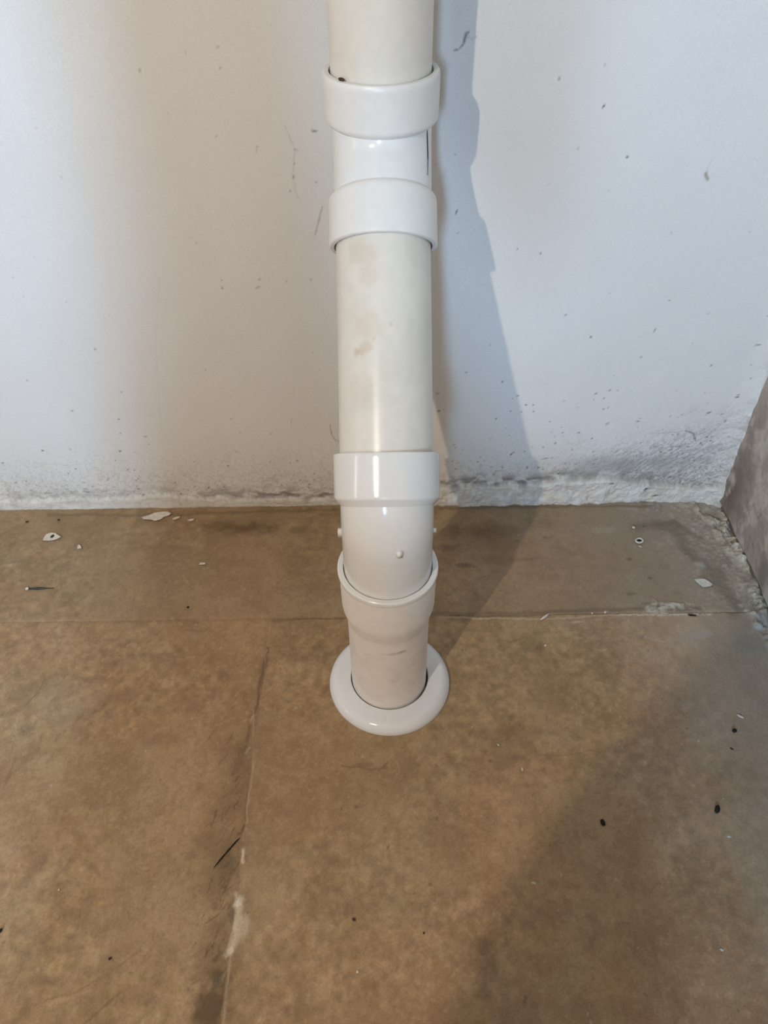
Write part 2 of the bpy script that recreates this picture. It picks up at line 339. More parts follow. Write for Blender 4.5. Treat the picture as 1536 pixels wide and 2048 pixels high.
# ------------------------------------------------------------------ floor: bed, stone slabs, mortar
floor = box('floor', (XL - .1, YF - .1, -.08), (XR + .1, WY + .1, -.022), M_BASE); tag(floor, kind='structure')
YJ = FL(1000, 1230)[1]; XJ = -.193          # the two joints
def paint_floor(c, seed, strip):
    X, Y = c.U, c.V
    n0 = fbm(X, Y, 4.2, 4, 60); n1 = fbm(X, Y, 13, 5, 61); n2 = fbm(X, Y, 46, 5, 62); n3 = fbm(X, Y, 170, 3, 63)
    c.col[:] = (.355, .268, .178)
    c.mixc(sst(.40, .66, n0) * .55, (.318, .232, .148)); c.mixc(sst(.46, .70, n1) * .50, (.40, .315, .222))
    c.mixc(sst(.52, .72, 1 - n1) * .45, (.275, .198, .125)); c.mixc(sst(.50, .70, n2) * .34, (.26, .185, .118))
    c.mixc(sst(.56, .72, 1 - n2) * .30, (.43, .345, .25)); c.mixc(sst(.6, .74, n3) * .3, (.45, .37, .28))
    c.mixc(sst(.6, .75, 1 - n3) * .3, (.22, .155, .10))
    c.h += (n0 - .5) * .004 + (n1 - .5) * .0016 + (n2 - .5) * .0006
    hue = fbm(X, Y, 7.5, 4, 64); c.col *= np.array([1.07, .90, .70])
    c.col *= lerp(np.array([1.02, .985, .965]), np.array([.985, 1.01, 1.0]), sst(.38, .62, hue)[..., None])
    fine = fbm(X, Y, 95, 4, 65); c.col *= (1 + .62 * (fine - .5) * sst(.35, .6, fbm(X, Y, 6, 3, 66)))[..., None]
    # greyer, limier stone towards the right corner
    gy = sst(.24, .60, X + (n1 - .5) * .16 + (Y - .1) * .12); c.mixc(gy * .72, (.415, .355, .285)); c.col *= (1 + gy * .35 * (n2 - .5))[..., None]
    if strip:
        c.mixc(.22, (.27, .20, .13)); c.mixc(sst(.05, .4, X) * .42, (.285, .225, .17)); cg = sst(.42, .60, X + (n1 - .5) * .14 + (Y - .25) * .35); c.mixc(cg * .7, (.40, .345, .27)); c.mixc(cg * sst(.48, .62, n2) * .55, (.25, .205, .155)); c.mixc(cg * sst(.55, .68, n3) * .5, (.55, .50, .41)); c.h += cg * ((n2 - .5) * .003 + (n3 - .5) * .0015)
    def warm(col_, px):
        k = 1 - min(1, max(0, (px - 1150) / 200)); return tuple(np.array(col_) * lerp(np.ones(3), np.array([1.02, .92, .80]), k))
    def B(px, py, rx, ry, an, col_, a, soft=.6, rough=.4, h=0.):
        col_ = warm(col_, px)
        x, y = FL(px, py); q = MMPX(px, py) * .001; c.blob(x, y, rx * q, ry * q, R(an), col_, a, soft, rough, seed, h)
    def S(pts, wd, col_, a, soft=.7, rough=.4, h=0., br=0.):
        col_ = warm(col_, pts[0][0])
        c.stroke([FL(*p) for p in pts], wd * .001 * MMPX(*pts[0]), col_, a, soft, rough, seed, h, br)
    DK, DB, WH, LT = (.12, .078, .042), (.20, .13, .07), (.66, .59, .49), (.46, .36, .25)
    # damp dark stains left of the pipe, darker patches along the wall foot
    B(490, 1056, 80, 22, 0, DK, .75, .9, .5); B(430, 1050, 50, 16, 0, DB, .7, .8); B(600, 1060, 24, 14, 0, DB, .6, .8); B(560, 1036, 120, 8, 0, (.30, .23, .16), .6)
    B(960, 1062, 85, 32, 0, DK, .55, .9, .5); B(1000, 1090, 80, 30, 0, DB, .45, .9); B(900, 1095, 26, 14, 0, DK, .5, .8); B(1080, 1050, 40, 20, 0, DB, .4, .9)
    B(930, 1130, 24, 8, -5, DK, .55, .7); B(985, 1120, 40, 16, -5, DB, .5, .8); B(1060, 1118, 36, 5, 4, DB, .45, .8); B(640, 1180, 50, 16, 0, DB, .3, .9)
    S([(1290, 1060), (1340, 1052), (1385, 1090), (1420, 1130), (1440, 1180), (1470, 1215)], 34, (.20, .165, .125), .7, .9, .7)
    S([(1310, 1045), (1350, 1044), (1400, 1075)], 14, (.17, .135, .10), .5, .8, .6)
    S([(100, 1030), (330, 1030), (700, 1018)], 9, (.16, .12, .08), .5, .9, .5)
    S([(880, 1016), (1080, 1013), (1300, 1012)], 9, (.17, .13, .09), .6, .9, .5)
    # crumbs and crust by the right wall
    S([(1395, 1012), (1445, 1045), (1475, 1095), (1500, 1150), (1530, 1225), (1560, 1300)], 34, (.45, .39, .305), .85, .8, 1.0, .006, .42)
    S([(1440, 1020), (1470, 1075), (1492, 1120)], 18, (.62, .56, .46), .85, .7, 1.0, .006, .48)
    S([(1476, 1066), (1488, 1098), (1503, 1120), (1518, 1150), (1537, 1210), (1560, 1275)], 7, (.09, .07, .055), .9, .6, .6, -.004, .30)
    S([(1500, 1105), (1512, 1128)], 9, (.07, .055, .045), .9, .6, .5, -.004)
    S([(1478, 1210), (1505, 1228)], 10, WH, .7, .7, .8, .001, .4); S([(1500, 1180), (1520, 1216)], 8, WH, .7, .7, .8, .001, .4)
    B(1520, 1250, 30, 16, 30, (.55, .54, .52), .5, .7, .6); B(1400, 1270, 40, 10, 10, (.40, .37, .33), .5); B(1500, 1290, 50, 30, 0, (.30, .28, .25), .5, .9)
    # the joint parallel to the wall: lime bloom on the right
    S([(860, 1227), (1000, 1226), (1130, 1222), (1400, 1216)], 12, (.15, .115, .08), .55, .9, .4)
    S([(880, 1233), (980, 1237), (1120, 1238), (1200, 1233), (1260, 1229), (1330, 1229), (1415, 1228)], 5, (.50, .43, .34), .75, .7, .5)
    S([(1240, 1230), (1300, 1228), (1350, 1228), (1420, 1226)], 7, WH, .85, .6, .7, .001, .40)
    S([(1300, 1216), (1340, 1208), (1380, 1210), (1418, 1218)], 22, (.58, .54, .46), .85, .8, .9, .003, .50)
    S([(1290, 1214), (1335, 1212), (1360, 1214)], 16, (.14, .115, .09), .55, .8, .8, 0, .5)
    B(1155, 1245, 14, 2.5, 0, WH, .7); B(1200, 1240, 10, 4, 0, LT, .8); B(1385, 1229, 10, 4, 0, (.03, .022, .018), 1, .25, .15, -.004)
    # the joint running to the viewer
    S([(540, 1296), (527, 1340), (515, 1400), (500, 1450), (490, 1490), (487, 1510)], 9, (.17, .115, .07), .75, .8, .5, -.0006, .35)
    S([(506, 1420), (506, 1480), (504, 1560), (494, 1640), (486, 1680)], 4, LT, .6, .7, .4)
    S([(500, 1496), (492, 1506)], 6, WH, .75, .6, .4, .001); S([(506, 1430), (502, 1442)], 6, LT, .8)
    B(455, 1590, 55, 110, -6, DB, .62, .9, .8); B(440, 1710, 46, 80, -8, DB, .60, .9, .8); B(440, 1900, 36, 110, -8, DB, .62, .9, .8); B(424, 2005, 34, 70, -8, DK, .85, .8, .7); B(448, 1760, 16, 70, -8, DK, .4, .9, .8); B(478, 1520, 20, 60, -8, DB, .6, .9, .7)
    gj = np.random.default_rng(9)
    for k in range(70):
        yy = gj.uniform(1480, 2048); xx = 495 - (yy - 1480) * .095 - abs(gj.normal(12, 28)); S([(xx, yy), (xx + gj.uniform(6, 22), yy - gj.uniform(8, 34))], gj.uniform(2, 4.5), DK, gj.uniform(.25, .6), .7, .9)
    for k in range(90):                                             # short scuffs and blotches all over
        xx, yy = gj.uniform(0, 1536), gj.uniform(1060, 2048); B(xx, yy, gj.uniform(6, 30), gj.uniform(3, 10), gj.uniform(-40, 40), (DB, LT, DB, DK)[k % 4], gj.uniform(.10, .30), .8, .8)
    B(465, 1720, 10, 14, 0, (.17, .15, .10), .6); B(433, 1962, 10, 14, 0, (.13, .12, .08), .75); B(462, 1830, 8, 26, 8, (.15, .12, .08), .7)
    S([(486, 1700), (486, 1716), (487, 1724)], 8, WH, .8, .6, .4, .001); S([(477, 1795), (475, 1815), (479, 1840), (472, 1870), (465, 1895), (459, 1905)], 17, WH, .75, .8, .7, .0015)
    B(482, 1850, 18, 24, 0, WH, .6, .8, .5); B(474, 1808, 10, 8, 20, (.74, .70, .64), .8); B(461, 1902, 9, 9, 0, (.70, .66, .58), .85); B(470, 1850, 5, 20, 0, WH, .6)
    S([(459, 1915), (454, 1960), (447, 2010), (443, 2060)], 6, LT, .6, .7, .4); B(480, 1860, 40, 60, 0, LT, .25, .9)
    S([(427, 1739), (450, 1712)], 3, DK, .3); S([(412, 1845), (440, 1826)], 4, DK, .55, .7, .5); S([(410, 1910), (428, 1885)], 3.5, DK, .6, .7, .5)
    # stains, spots and scratches across the slabs
    for px, py, rx, ry, an, a, col_ in (
            (728, 1530, 20, 6, 0, .6, DB), (770, 1535, 9, 7, 0, .35, DB), (1056, 1280, 16, 22, 0, .5, (.22, .165, .09)), (1080, 1296, 12, 9, 0, .5, DB),
            (1152, 1349, 14, 10, 0, .45, DB), (1112, 1330, 8, 14, 20, .35, DB), (1130, 1310, 16, 9, -30, .35, DB), (1110, 1400, 46, 34, 0, .32, (.24, .155, .095)),
            (1000, 1480, 55, 40, 0, .30, (.25, .16, .10)), (1000, 1520, 40, 24, 0, .35, (.23, .15, .095)), (980, 1522, 6, 4, 0, .7, DK), (1060, 1460, 60, 12, -10, .25, DB),
            (920, 1350, 34, 14, -25, .3, (.25, .17, .10)), (660, 1720, 22, 14, 20, .35, DB), (380, 1712, 14, 12, 0, .35, DB), (712, 1614, 5, 4, 0, .55, DK),
            (776, 1695, 8, 3, 60, .6, DK), (874, 1638, 3, 4, 0, .6, DK), (860, 1770, 4, 5, 20, .6, DK), (780, 1835, 3, 3, 0, .5, DK), (645, 1560, 10, 8, 0, .35, DB),
            (50, 1460, 16, 20, 0, .45, (.16, .14, .11)), (60, 1380, 40, 22, -30, .3, (.24, .19, .13)), (130, 1400, 90, 50, 0, .22, (.45, .37, .28)), (30, 1530, 60, 30, 50, .25, DB),
            (190, 1610, 14, 12, 0, .35, DB), (330, 1480, 50, 16, 0, .30, DB), (130, 1430, 40, 30, 20, .3, (.46, .38, .29)), (210, 1400, 46, 26, 0, .28, DB), (180, 1730, 40, 9, -35, .25, DB),
            (230, 1850, 34, 10, 0, .2, DB), (115, 1640, 40, 12, 10, .25, DB), (1240, 1610, 5, 4, 0, .35, DK), (1290, 1990, 5, 4, 0, .5, DK), (1050, 2000, 6, 14, -20, .45, DK),
            (1060, 1570, 30, 10, 0, .25, DB), (1150, 1560, 24, 10, 0, .35, (.24, .16, .10)), (1080, 1820, 60, 40, 0, .2, DB), (560, 1920, 60, 20, -50, .3, DB), (600, 2000, 60, 14, -60, .3, DB),
            (395, 1260, 34, 4, -6, .45, DB), (380, 1275, 46, 14, 0, .2, LT), (330, 1100, 50, 14, 0, .25, DB), (300, 1060, 60, 8, 5, .3, LT), (20, 1130, 26, 5, 12, .5, LT),
            (1090, 1075, 8, 6, 0, .5, DB), (1210, 1060, 30, 12, 0, .3, (.48, .44, .38)), (1258, 1118, 6, 5, 0, .6, DK), (1300, 1156, 6, 4, 0, .6, DK), (1372, 1108, 5, 3, 0, .7, DK), (1262, 1188, 14, 5, 0, .5, DK),
            (1288, 1052, 5, 4, 0, .6, DK), (1400, 1130, 12, 10, 0, .5, (.50, .49, .43)), (1230, 1180, 60, 30, 0, .3, (.24, .19, .14))):
        B(px, py, rx, ry, an, col_, a)
    for pts, wd, a, col_ in (
            ([(683, 1532), (715, 1534), (740, 1540), (766, 1536), (775, 1526)], 5, .7, DB), ([(792, 1520), (800, 1542)], 3, .45, LT), ([(720, 1870), (738, 1930)], 4, .3, LT),
            ([(280, 1900), (220, 1945), (150, 1985), (90, 2000)], 5, .5, (.24, .15, .09)), ([(240, 1985), (200, 2020), (170, 2045)], 6, .45, DK), ([(300, 1870), (280, 1895)], 3, .3, DB),
            ([(900, 1800), (908, 1818)], 4, .55, LT), ([(930, 1855), (948, 1880)], 4, .45, LT), ([(1060, 1595), (1095, 1615)], 3, .4, LT), ([(365, 1150), (378, 1170)], 3, .5, LT),
            ([(1000, 1278), (1020, 1284), (1045, 1276)], 4, .35, DB), ([(630, 1625), (640, 1650), (638, 1665)], 3, .4, DB), ([(1290, 1275), (1330, 1284)], 3, .5, (.52, .46, .4)),
            ([(90, 1355), (75, 1385), (50, 1410)], 4, .55, DB), ([(30, 1515), (15, 1560), (2, 1580)], 5, .4, DB), ([(1080, 1510), (1130, 1512), (1200, 1498)], 2.5, .45, DB),
            ([(1215, 1650), (1235, 1660), (1252, 1672)], 3, .3, DB), ([(20, 1980), (40, 1940), (45, 1900)], 5, .25, DB), ([(170, 1700), (190, 1690), (170, 1720)], 3, .2, DB),
            ([(1110, 1260), (1160, 1263), (1240, 1258)], 2.5, .3, DB), ([(1055, 1020), (1060, 1045)], 3, .3, DB), ([(340, 1230), (390, 1256), (420, 1255)], 3, .35, DB),
            ([(690, 1237), (620, 1238), (545, 1242)], 4, .55, DB)):
        S(pts, wd, col_, a)
    g = np.random.default_rng(seed)                                  # grit
    for k in range(500):
        x, y = g.uniform(-.75, XR), g.uniform(-.5, WY)
        r_ = g.uniform(.0007, .0017)
        if g.random() < .6: c.blob(x, y, r_ * 1.4, r_, g.uniform(0, 3), DK, g.uniform(.25, .7), .7, .2)
        else: c.blob(x, y, r_ * 1.6, r_, g.uniform(0, 3), (.58, .50, .40), g.uniform(.2, .6), .7, .2)
def slab(name, us, vs, seed, edges, strip=False, lift=0.):
    c = Canvas(us, vs); paint_floor(c, 60 + seed, strip)
    X, Y = c.U.copy(), c.V.copy()
    z = c.h.copy() + lift
    for ax, pos, sg in edges:                                        # chipped, slightly sunk edges along the joints
        D = (X if ax == 0 else Y); T = (Y if ax == 0 else X)
        e = np.abs(D - pos); wob = (fbm(T, T * 0, 30, 4, 70 + seed) - .5) * .005
        z -= (1 - sst(0, .003, e)) * .0008
        k = (1 - sst(0, .03, e)) * wob
        if ax == 0: X = X + k
        else: Y = Y + k
    return grid_mesh(name, np.stack([X, Y, z], -1), c.col, M_FLOOR, floor, ring=(2, -.022))
G = .0012
ys_front = graded([(YF - .05, -1.0, .06), (-1.0, -.56, .01), (-.56, YJ - G, .0018)])
slab('stone_slab', graded([(XL - .05, -1.2, .05), (-1.2, -.78, .01), (-.78, XR + .05, .0017)]), graded([(YJ + G, WY + .03, .0016)]), 1, [(1, YJ + G, 1)], True)
slab('stone_slab', graded([(XL - .05, -1.2, .05), (-1.2, -.78, .01), (-.78, XJ - G, .0018)]), ys_front, 2, [(1, YJ - G, -1), (0, XJ - G, -1)], lift=-.0008)
slab('stone_slab', graded([(XJ + G, XR + .05, .0018)]), ys_front, 3, [(1, YJ - G, -1), (0, XJ + G, 1)], lift=.0003)
def joint(us, vs, seed):
    c = Canvas(us, vs); paint_floor(c, 60 + seed, False)
    grid_mesh('mortar_joint', np.stack([c.U, c.V, c.h - .0011], -1), c.col * .9, M_FLOOR, floor, ring=(2, -.0215))
joint(graded([(XL, -.78, .05), (-.78, XR, .0018)]), np.linspace(YJ - .0035, YJ + .0035, 6), 1)
joint(np.linspace(XJ - .0035, XJ + .0035, 6), graded([(YF, -.56, .05), (-.56, YJ - .004, .0018)]), 2)

# ------------------------------------------------------------------ the rest of the room
M_CEIL = mat_plain('ceiling_plaster', (.13, .12, .11), .85, .2, .03, 6)
tag(box('ceiling', (XL - .12, YF - .12, CEIL), (XR + .12, WY + .12, CEIL + .1), M_CEIL), kind='structure')
def boxes(name, parts, mat):
    bm = bmesh.new()
    for lo, hi in parts:
        r_ = bmesh.ops.create_cube(bm, size=1)
        for v in r_['verts']:
            for i in range(3): v.co[i] = lo[i] + (v.co[i] + .5) * (hi[i] - lo[i])
    return tag(bm_obj(name, bm, mat, smooth=False), kind='structure')
_y0, _y1 = SLIT['y'] - SLIT['w'] / 2, SLIT['y'] + SLIT['w'] / 2
boxes('wall_left', [((XL - .12, YF - .12, -.02), (XL, _y0, CEIL)), ((XL - .12, _y1, -.02), (XL, WY + .12, CEIL)), ((XL - .12, _y0, -.02), (XL, _y1, SLIT['z0'])), ((XL - .12, _y0, SLIT['z1']), (XL, _y1, CEIL))], M_ROOM)
def wall_front():
    x0, x1 = WIN['x'] - WIN['w'] / 2, WIN['x'] + WIN['w'] / 2; bm = bmesh.new()
    for lo, hi in (((XL, YF - .12, -.02), (x0, YF, CEIL)), ((x1, YF - .12, -.02), (XR, YF, CEIL)), ((x0, YF - .12, -.02), (x1, YF, WIN['z0'])), ((x0, YF - .12, WIN['z1']), (x1, YF, CEIL))):
        r_ = bmesh.ops.create_cube(bm, size=1)
        for v in r_['verts']:
            for i in range(3): v.co[i] = lo[i] + (v.co[i] + .5) * (hi[i] - lo[i])
    tag(bm_obj('wall_front', bm, M_ROOM, smooth=False), kind='structure')
    mw = mat_plain('window_paint', (.7, .7, .68), .5)
    bm = bmesh.new(); t = .03
    for lo, hi in (((x0, YF - .1, WIN['z0']), (x0 + t, YF - .05, WIN['z1'])), ((x1 - t, YF - .1, WIN['z0']), (x1, YF - .05, WIN['z1'])),
                   ((x0 + t, YF - .1, WIN['z0']), (x1 - t, YF - .05, WIN['z0'] + t)), ((x0 + t, YF - .1, WIN['z1'] - t), (x1 - t, YF - .05, WIN['z1']))):
        r_ = bmesh.ops.create_cube(bm, size=1)
        for v in r_['verts']:
            for i in range(3): v.co[i] = lo[i] + (v.co[i] + .5) * (hi[i] - lo[i])
    tag(bm_obj('window_1', bm, mw, smooth=False), kind='structure')
wall_front()

# ------------------------------------------------------------------ the drain pipe
ALPHA = R(48.04); ZEL, YT = .3519, .287
D_UP = np.array([0, math.cos(ALPHA), math.sin(ALPHA)])
E0 = np.array([0., 0., ZEL]); S_TOP = YT / math.cos(ALPHA); T0 = E0 + D_UP * S_TOP
VZ = np.array([0., 0., 1.])
PVC, FIT, BELL = np.array([.80, .753, .67]), np.array([.83, .82, .80]), np.array([.90, .835, .78])
def lathe(name, P0, d, prof, mat, parent, base, nseg=128, paint=None, ds=.004):
    """prof: [(s, r), ...] along axis d from P0"""
    d = np.array(d, float); a = np.array([1., 0, 0]); b = np.cross(d, a)      # angle 0 looks to +x, -90 deg to the room
    S, Rr = [], []
    for (s0, r0), (s1, r1) in zip(prof[:-1], prof[1:]):
        n = max(1, int(math.hypot(s1 - s0, r1 - r0) / ds))
        for k in range(n): S.append(s0 + (s1 - s0) * k / n); Rr.append(r0 + (r1 - r0) * k / n)
    S.append(prof[-1][0]); Rr.append(prof[-1][1]); S, Rr = np.array(S), np.array(Rr)
    th = np.linspace(0, 2 * np.pi, nseg + 1)
    dirs = np.cos(th)[:, None] * a + np.sin(th)[:, None] * b
    P = P0 + S[:, None, None] * d + Rr[:, None, None] * dirs[None]
    c = np.ones(P.shape) * base
    if paint:
        TH = (th[None] + np.zeros((len(S), 1))); TH = (TH + np.pi) % (2 * np.pi) - np.pi
        c = paint(c, S[:, None] + 0 * TH, TH)
    o = grid_mesh(name, P, c, mat, parent)
    bm = bmesh.new(); bm.from_mesh(o.data); bmesh.ops.remove_doubles(bm, verts=bm.verts, dist=1e-6)
    bmesh.ops.recalc_face_normals(bm, faces=bm.faces)
    for e in bm.edges:
        if len(e.link_faces) == 2 and e.calc_face_angle(0) > .6: e.smooth = False
    bm.to_mesh(o.data); bm.free(); return o
def arc_tube(name, P0, d0, P1, d1, r_, mat, parent, base, ext0=0., ext1=0., n=40, nseg=112):
    """bent tube: starts at P0 along d0, ends at P1 along d1 (both axes meet)"""
    pts = []; ang = math.acos(float(np.clip(d0 @ d1, -1, 1)))
    t = np.linalg.norm(P1 - P0) / 2 / math.cos(ang / 2); rad = t / math.tan(ang / 2)
    nrm = d1 - (d1 @ d0) * d0; nrm /= np.linalg.norm(nrm); cen = P0 + nrm * rad
    if ext0: pts.append((P0 - d0 * ext0, d0))
    for k in range(n + 1):
        a_ = ang * k / n; pts.append((cen + rad * (-nrm * math.cos(a_) + d0 * math.sin(a_)), d0 * math.cos(a_) + nrm * math.sin(a_)))
    if ext1: pts.append((P1 + d1 * ext1, d1))
    th = np.linspace(0, 2 * np.pi, nseg + 1); P = []
    for p, d in pts:
        b = np.cross(d, [1., 0, 0]); P.append(p + r_ * (np.cos(th)[:, None] * np.array([1., 0, 0]) + np.sin(th)[:, None] * b))
    P = np.array(P); o = grid_mesh(name, P, np.ones(P.shape) * base, mat, parent)
    bm = bmesh.new(); bm.from_mesh(o.data); bmesh.ops.remove_doubles(bm, verts=bm.verts, dist=1e-6); bmesh.ops.recalc_face_normals(bm, faces=bm.faces); bm.to_mesh(o.data); bm.free(); return o
def spot(c, S, TH, s, th, rs, rt, color, a, seed=0, rough=.5):
    d = np.hypot((S - s) / rs, (TH - th) / rt) + rough * 2 * (fbm(S, TH * .055, 1.2 / rs, 3, seed) - .5)
    mk = ((1 - sst(.3, 1.1, d)) * a)[..., None]; return c * (1 - mk) + np.array(color) * mk
def th_px(dx): return -math.pi / 2 + math.asin(max(-1, min(1, dx)))   # across the pipe as seen, -1 left .. +1 right

drain = empty('drain_pipe', (0, 0, 0))
tag(drain, 'white plastic drain pipe bent down the wall and into the floor', 'pipe')
def paint_mid(c, S, TH):
    n = fbm(S, TH * .055, 30, 4, 81)[..., None]; c = c * (1 - .05 * sst(.5, .75, n))
    for s, dx, rs, rt, a in ((.292, -.5, .020, .45, .28), (.215, -.42, .022, .4, .32), (.186, -.56, .006, .16, .6), (.191, -.42, .009, .22, .5), (.150, -.5, .03, .4, .18), (.199, -.22, .003, .06, .45),
                             (.215, .12, .003, .05, .4), (.149, -.28, .003, .05, .35), (.246, .35, .002, .03, .3), (.27, -.3, .02, .3, .2)):
        c = spot(c, S, TH, s, th_px(dx), rs, rt, (.60, .47, .33), a, int(s * 1000))
    return c
def paint_top(c, S, TH):
    return spot(c, S, TH, .77, th_px(-.75), .06, .5, (.74, .64, .52), .35, 4)
def paint_bell(c, S, TH):
    n = fbm(S, TH * .055, 40, 4, 82)[..., None]; c = c * (1 - .06 * sst(.5, .75, n))
    c = spot(c, S, TH, .150, th_px(.15), .0035, .42, (.42, .38, .33), .45, 7, .4); c = spot(c, S, TH, .152, th_px(.33), .003, .13, (.30, .27, .24), .6, 9, .3)
    return c
RP = .055
lathe('upper_pipe', np.zeros(3) + [0, YT, 0], VZ, [(.71, RP), (CEIL, RP)], M_PVC, drain, PVC * 1.0, 128, paint_top, ds=.02)
lathe('middle_pipe', E0, D_UP, [(.035, RP), (.345, RP)], M_PVC, drain, PVC, 192, paint_mid, ds=.0016)
# upper bend with two sockets
tU = .031
bend = arc_tube('bend_fitting', T0 - D_UP * tU, D_UP, T0 + VZ * tU, VZ, .0568, M_FIT, drain, FIT, ext0=S_TOP - tU - .33, ext1=.02)
lathe('socket_collar', np.array([0, YT, 0.]), VZ, [(.696, .0566), (.6995, .0612), (.7015, .0632), (.704, .0640), (.745, .0645), (.7485, .0641), (.7505, .0628), (.7510, .0605), (.7505, .0572), (.742, .0566)], M_PVC, bend, FIT * np.array([1, .985, .965]), ds=.002)
lathe('socket_collar', E0, D_UP, [(.372, .0566), (.3685, .0606), (.3665, .0618), (.3635, .0625), (.3165, .0629), (.3140, .0625), (.3130, .0612), (.3130, .0572), (.322, .0566)], M_PVC, bend, FIT * np.array([1, .99, .97]), ds=.002)
# lower elbow
tL = .026
P_a, P_b = E0 + D_UP * tL, E0 - VZ * tL
elbow = arc_tube('elbow_fitting', P_a, -D_UP, P_b, -VZ, .0553, M_FIT, drain, FIT * np.array([1, .975, .95]), ext1=.09)
lathe('socket_collar', E0, D_UP, [(.0140, .0550), (.0155, .0562), (.0212, .0612), (.0222, .0620), (.0240, .0623), (.0715, .0625), (.0740, .0621), (.0748, .0610), (.0748, .0572), (.066, .0558)], M_FIT, elbow, FIT * np.array([1, .985, .97]), ds=.002)
def arc_frame(P0, d0, P1, d1, frac, theta, r_):
    """point and outward direction on a bent tube, as in arc_tube"""
    ang = math.acos(float(np.clip(d0 @ d1, -1, 1))); t = np.linalg.norm(P1 - P0) / 2 / math.cos(ang / 2); rad = t / math.tan(ang / 2)
    nrm = d1 - (d1 @ d0) * d0; nrm /= np.linalg.norm(nrm); a_ = ang * frac
    p = P0 + nrm * rad + rad * (-nrm * math.cos(a_) + d0 * math.sin(a_)); d = d0 * math.cos(a_) + nrm * math.sin(a_)
    e = np.array([1., 0, 0]); b_ = np.cross(d, e); out = e * math.cos(theta) + b_ * math.sin(theta); tan = -e * math.sin(theta) + b_ * math.cos(theta)
    return Vector(p + out * r_), Vector(out), Vector(tan), Vector(d)
def nub(frac, theta, size):
    bm = bmesh.new(); bmesh.ops.create_cube(bm, size=1); bmesh.ops.bevel(bm, geom=bm.edges[:], offset=.10, segments=2, affect='EDGES')
    p, out, tan, d = arc_frame(P_a, -D_UP, P_b, -VZ, frac, theta, .0553 + size[0] * .15)
    for v in bm.verts: v.co = p + out * v.co.x * size[0] + tan * v.co.y * size[1] + d * v.co.z * size[2]
    o = bm_obj('mould_nub', bm, M_FIT, elbow); at = o.data.attributes.new('col', 'FLOAT_COLOR', 'POINT')
    for q in at.data: q.color = (.84, .80, .76, 1)
nub(1.0, math.pi, (.0070, .006, .0115)); nub(.96, 0, (.0055, .004, .005)); nub(.80, R(76), (.0030, .0070, .0095))
# bottom length with its bell mouth
bellp = lathe('bell_pipe', np.zeros(3), VZ, [(-.02, RP), (.166, RP), (.172, .0554), (.194, .0603), (.201, .0611), (.258, .0616)], M_MATT, drain, BELL, 160, paint_bell, ds=.002)
lathe('bell_rim', np.zeros(3), VZ, [(.252, .0612), (.2575, .0616), (.2585, .0634), (.2630, .0640), (.2656, .0634), (.2666, .0622), (.2666, .0572), (.2655, .0562), (.255, .0558)], M_FIT, bellp, FIT * np.array([1, .985, .96]), ds=.0015)
# marker stroke on the bend
def marker():
    bm = bmesh.new(); prev = None; n = 24
    A0, A1 = T0 - D_UP * tU, T0 + VZ * tU
    for k in range(n + 1):
        t = k / n; th = R(-27 + 1.2 * math.sin(t * 5)); wd = .0012 * math.sin(math.pi * min(1, .06 + t * .9)) * (1.2 if .3 < t < .8 else .55) + .0002
        fr = -.30 + 1.35 * t
        p, out, tan, d = arc_frame(A0, D_UP, A1, VZ, min(1, max(0, fr)), th, .0570)
        if fr < 0: p = p + d * fr * .045
        if fr > 1: p = p + d * (fr - 1) * .045
        vs_ = [bm.verts.new(p + tan * wd * i + out * j) for j in (.0002, -.001) for i in (-1, 1)]
        if prev:
            for i, j in ((0, 1), (2, 3), (0, 2), (1, 3)): bm.faces.new((prev[i], prev[j], vs_[j], vs_[i]))
        prev = vs_
    o = bm_obj('marker_line', bm, mat_plain('marker_ink', (.05, .05, .06), .4), bend); o['label'] = 'dark marker stroke down the bend'
marker()
# the loose floor ring round the pipe
ring = lathe('floor_ring', np.array([.0008, -.0002, 0.]), VZ, [(.0005, .0572), (.0165, .0572), (.0176, .0582), (.0174, .066), (.0170, .0745), (.0162, .0785), (.0140, .0825), (.0108, .0860), (.0068, .0887), (.0025, .0900), (.0003, .0897)], M_FIT, None, (.85, .84, .84), 160, ds=.0015)
tag(ring, 'round white plastic cover ring on the floor around the pipe', 'ring')

# ------------------------------------------------------------------ crumbs and flakes
M_WHITE = mat_plain('paint_chip', (.74, .64, .53), .7, .3, .12, 300); M_BLACK = mat_plain('black_crumb', (.022, .017, .012), .7, .2, .4, 400)
M_BROWN = mat_plain('brown_crumb', (.085, .045, .025), .8, .2, .3, 400); M_PALE = mat_plain('lime_flake', (.62, .60, .52), .8, .2, .1, 200); M_DARKG = mat_plain('dark_sliver', (.06, .06, .055), .6, .3, .3, 300)
def crumb(name, label, cat, px, size, ang, mat, seed, z0=0.0, group=None, xy=None, flat=False):
    """a small irregular lump; size in mm (length, width, height)"""
    g = np.random.default_rng(seed); x, y = xy or FL(*px)
    if px: size = [q_ * MMPX(*px) for q_ in size]
    bm = bmesh.new(); bmesh.ops.create_icosphere(bm, subdivisions=2, radius=1)
    ca, sa = math.cos(R(ang)), math.sin(R(ang)); q = g.normal(size=(6, 3)); q /= np.linalg.norm(q, axis=1)[:, None]; am = g.uniform(-.5, .35, 6)
    for v in bm.verts:
        n = np.array(v.co); k = 1 + sum(a_ * max(0, n @ w_) ** 2 for a_, w_ in zip(am, q))
        p = n * k * np.array(size) * .0005
        if flat: p[2] = p[2] * .8 + .0005 * size[2] * .5 * math.sin(p[0] * 700)
        v.co = (p[0] * ca - p[1] * sa, p[0] * sa + p[1] * ca, p[2])
    lo = min(v.co.z for v in bm.verts)
    for v in bm.verts: v.co.z -= lo
    o = bm_obj(name, bm, mat); o.location = (x, y, z0); tag(o, label, cat, group); return o
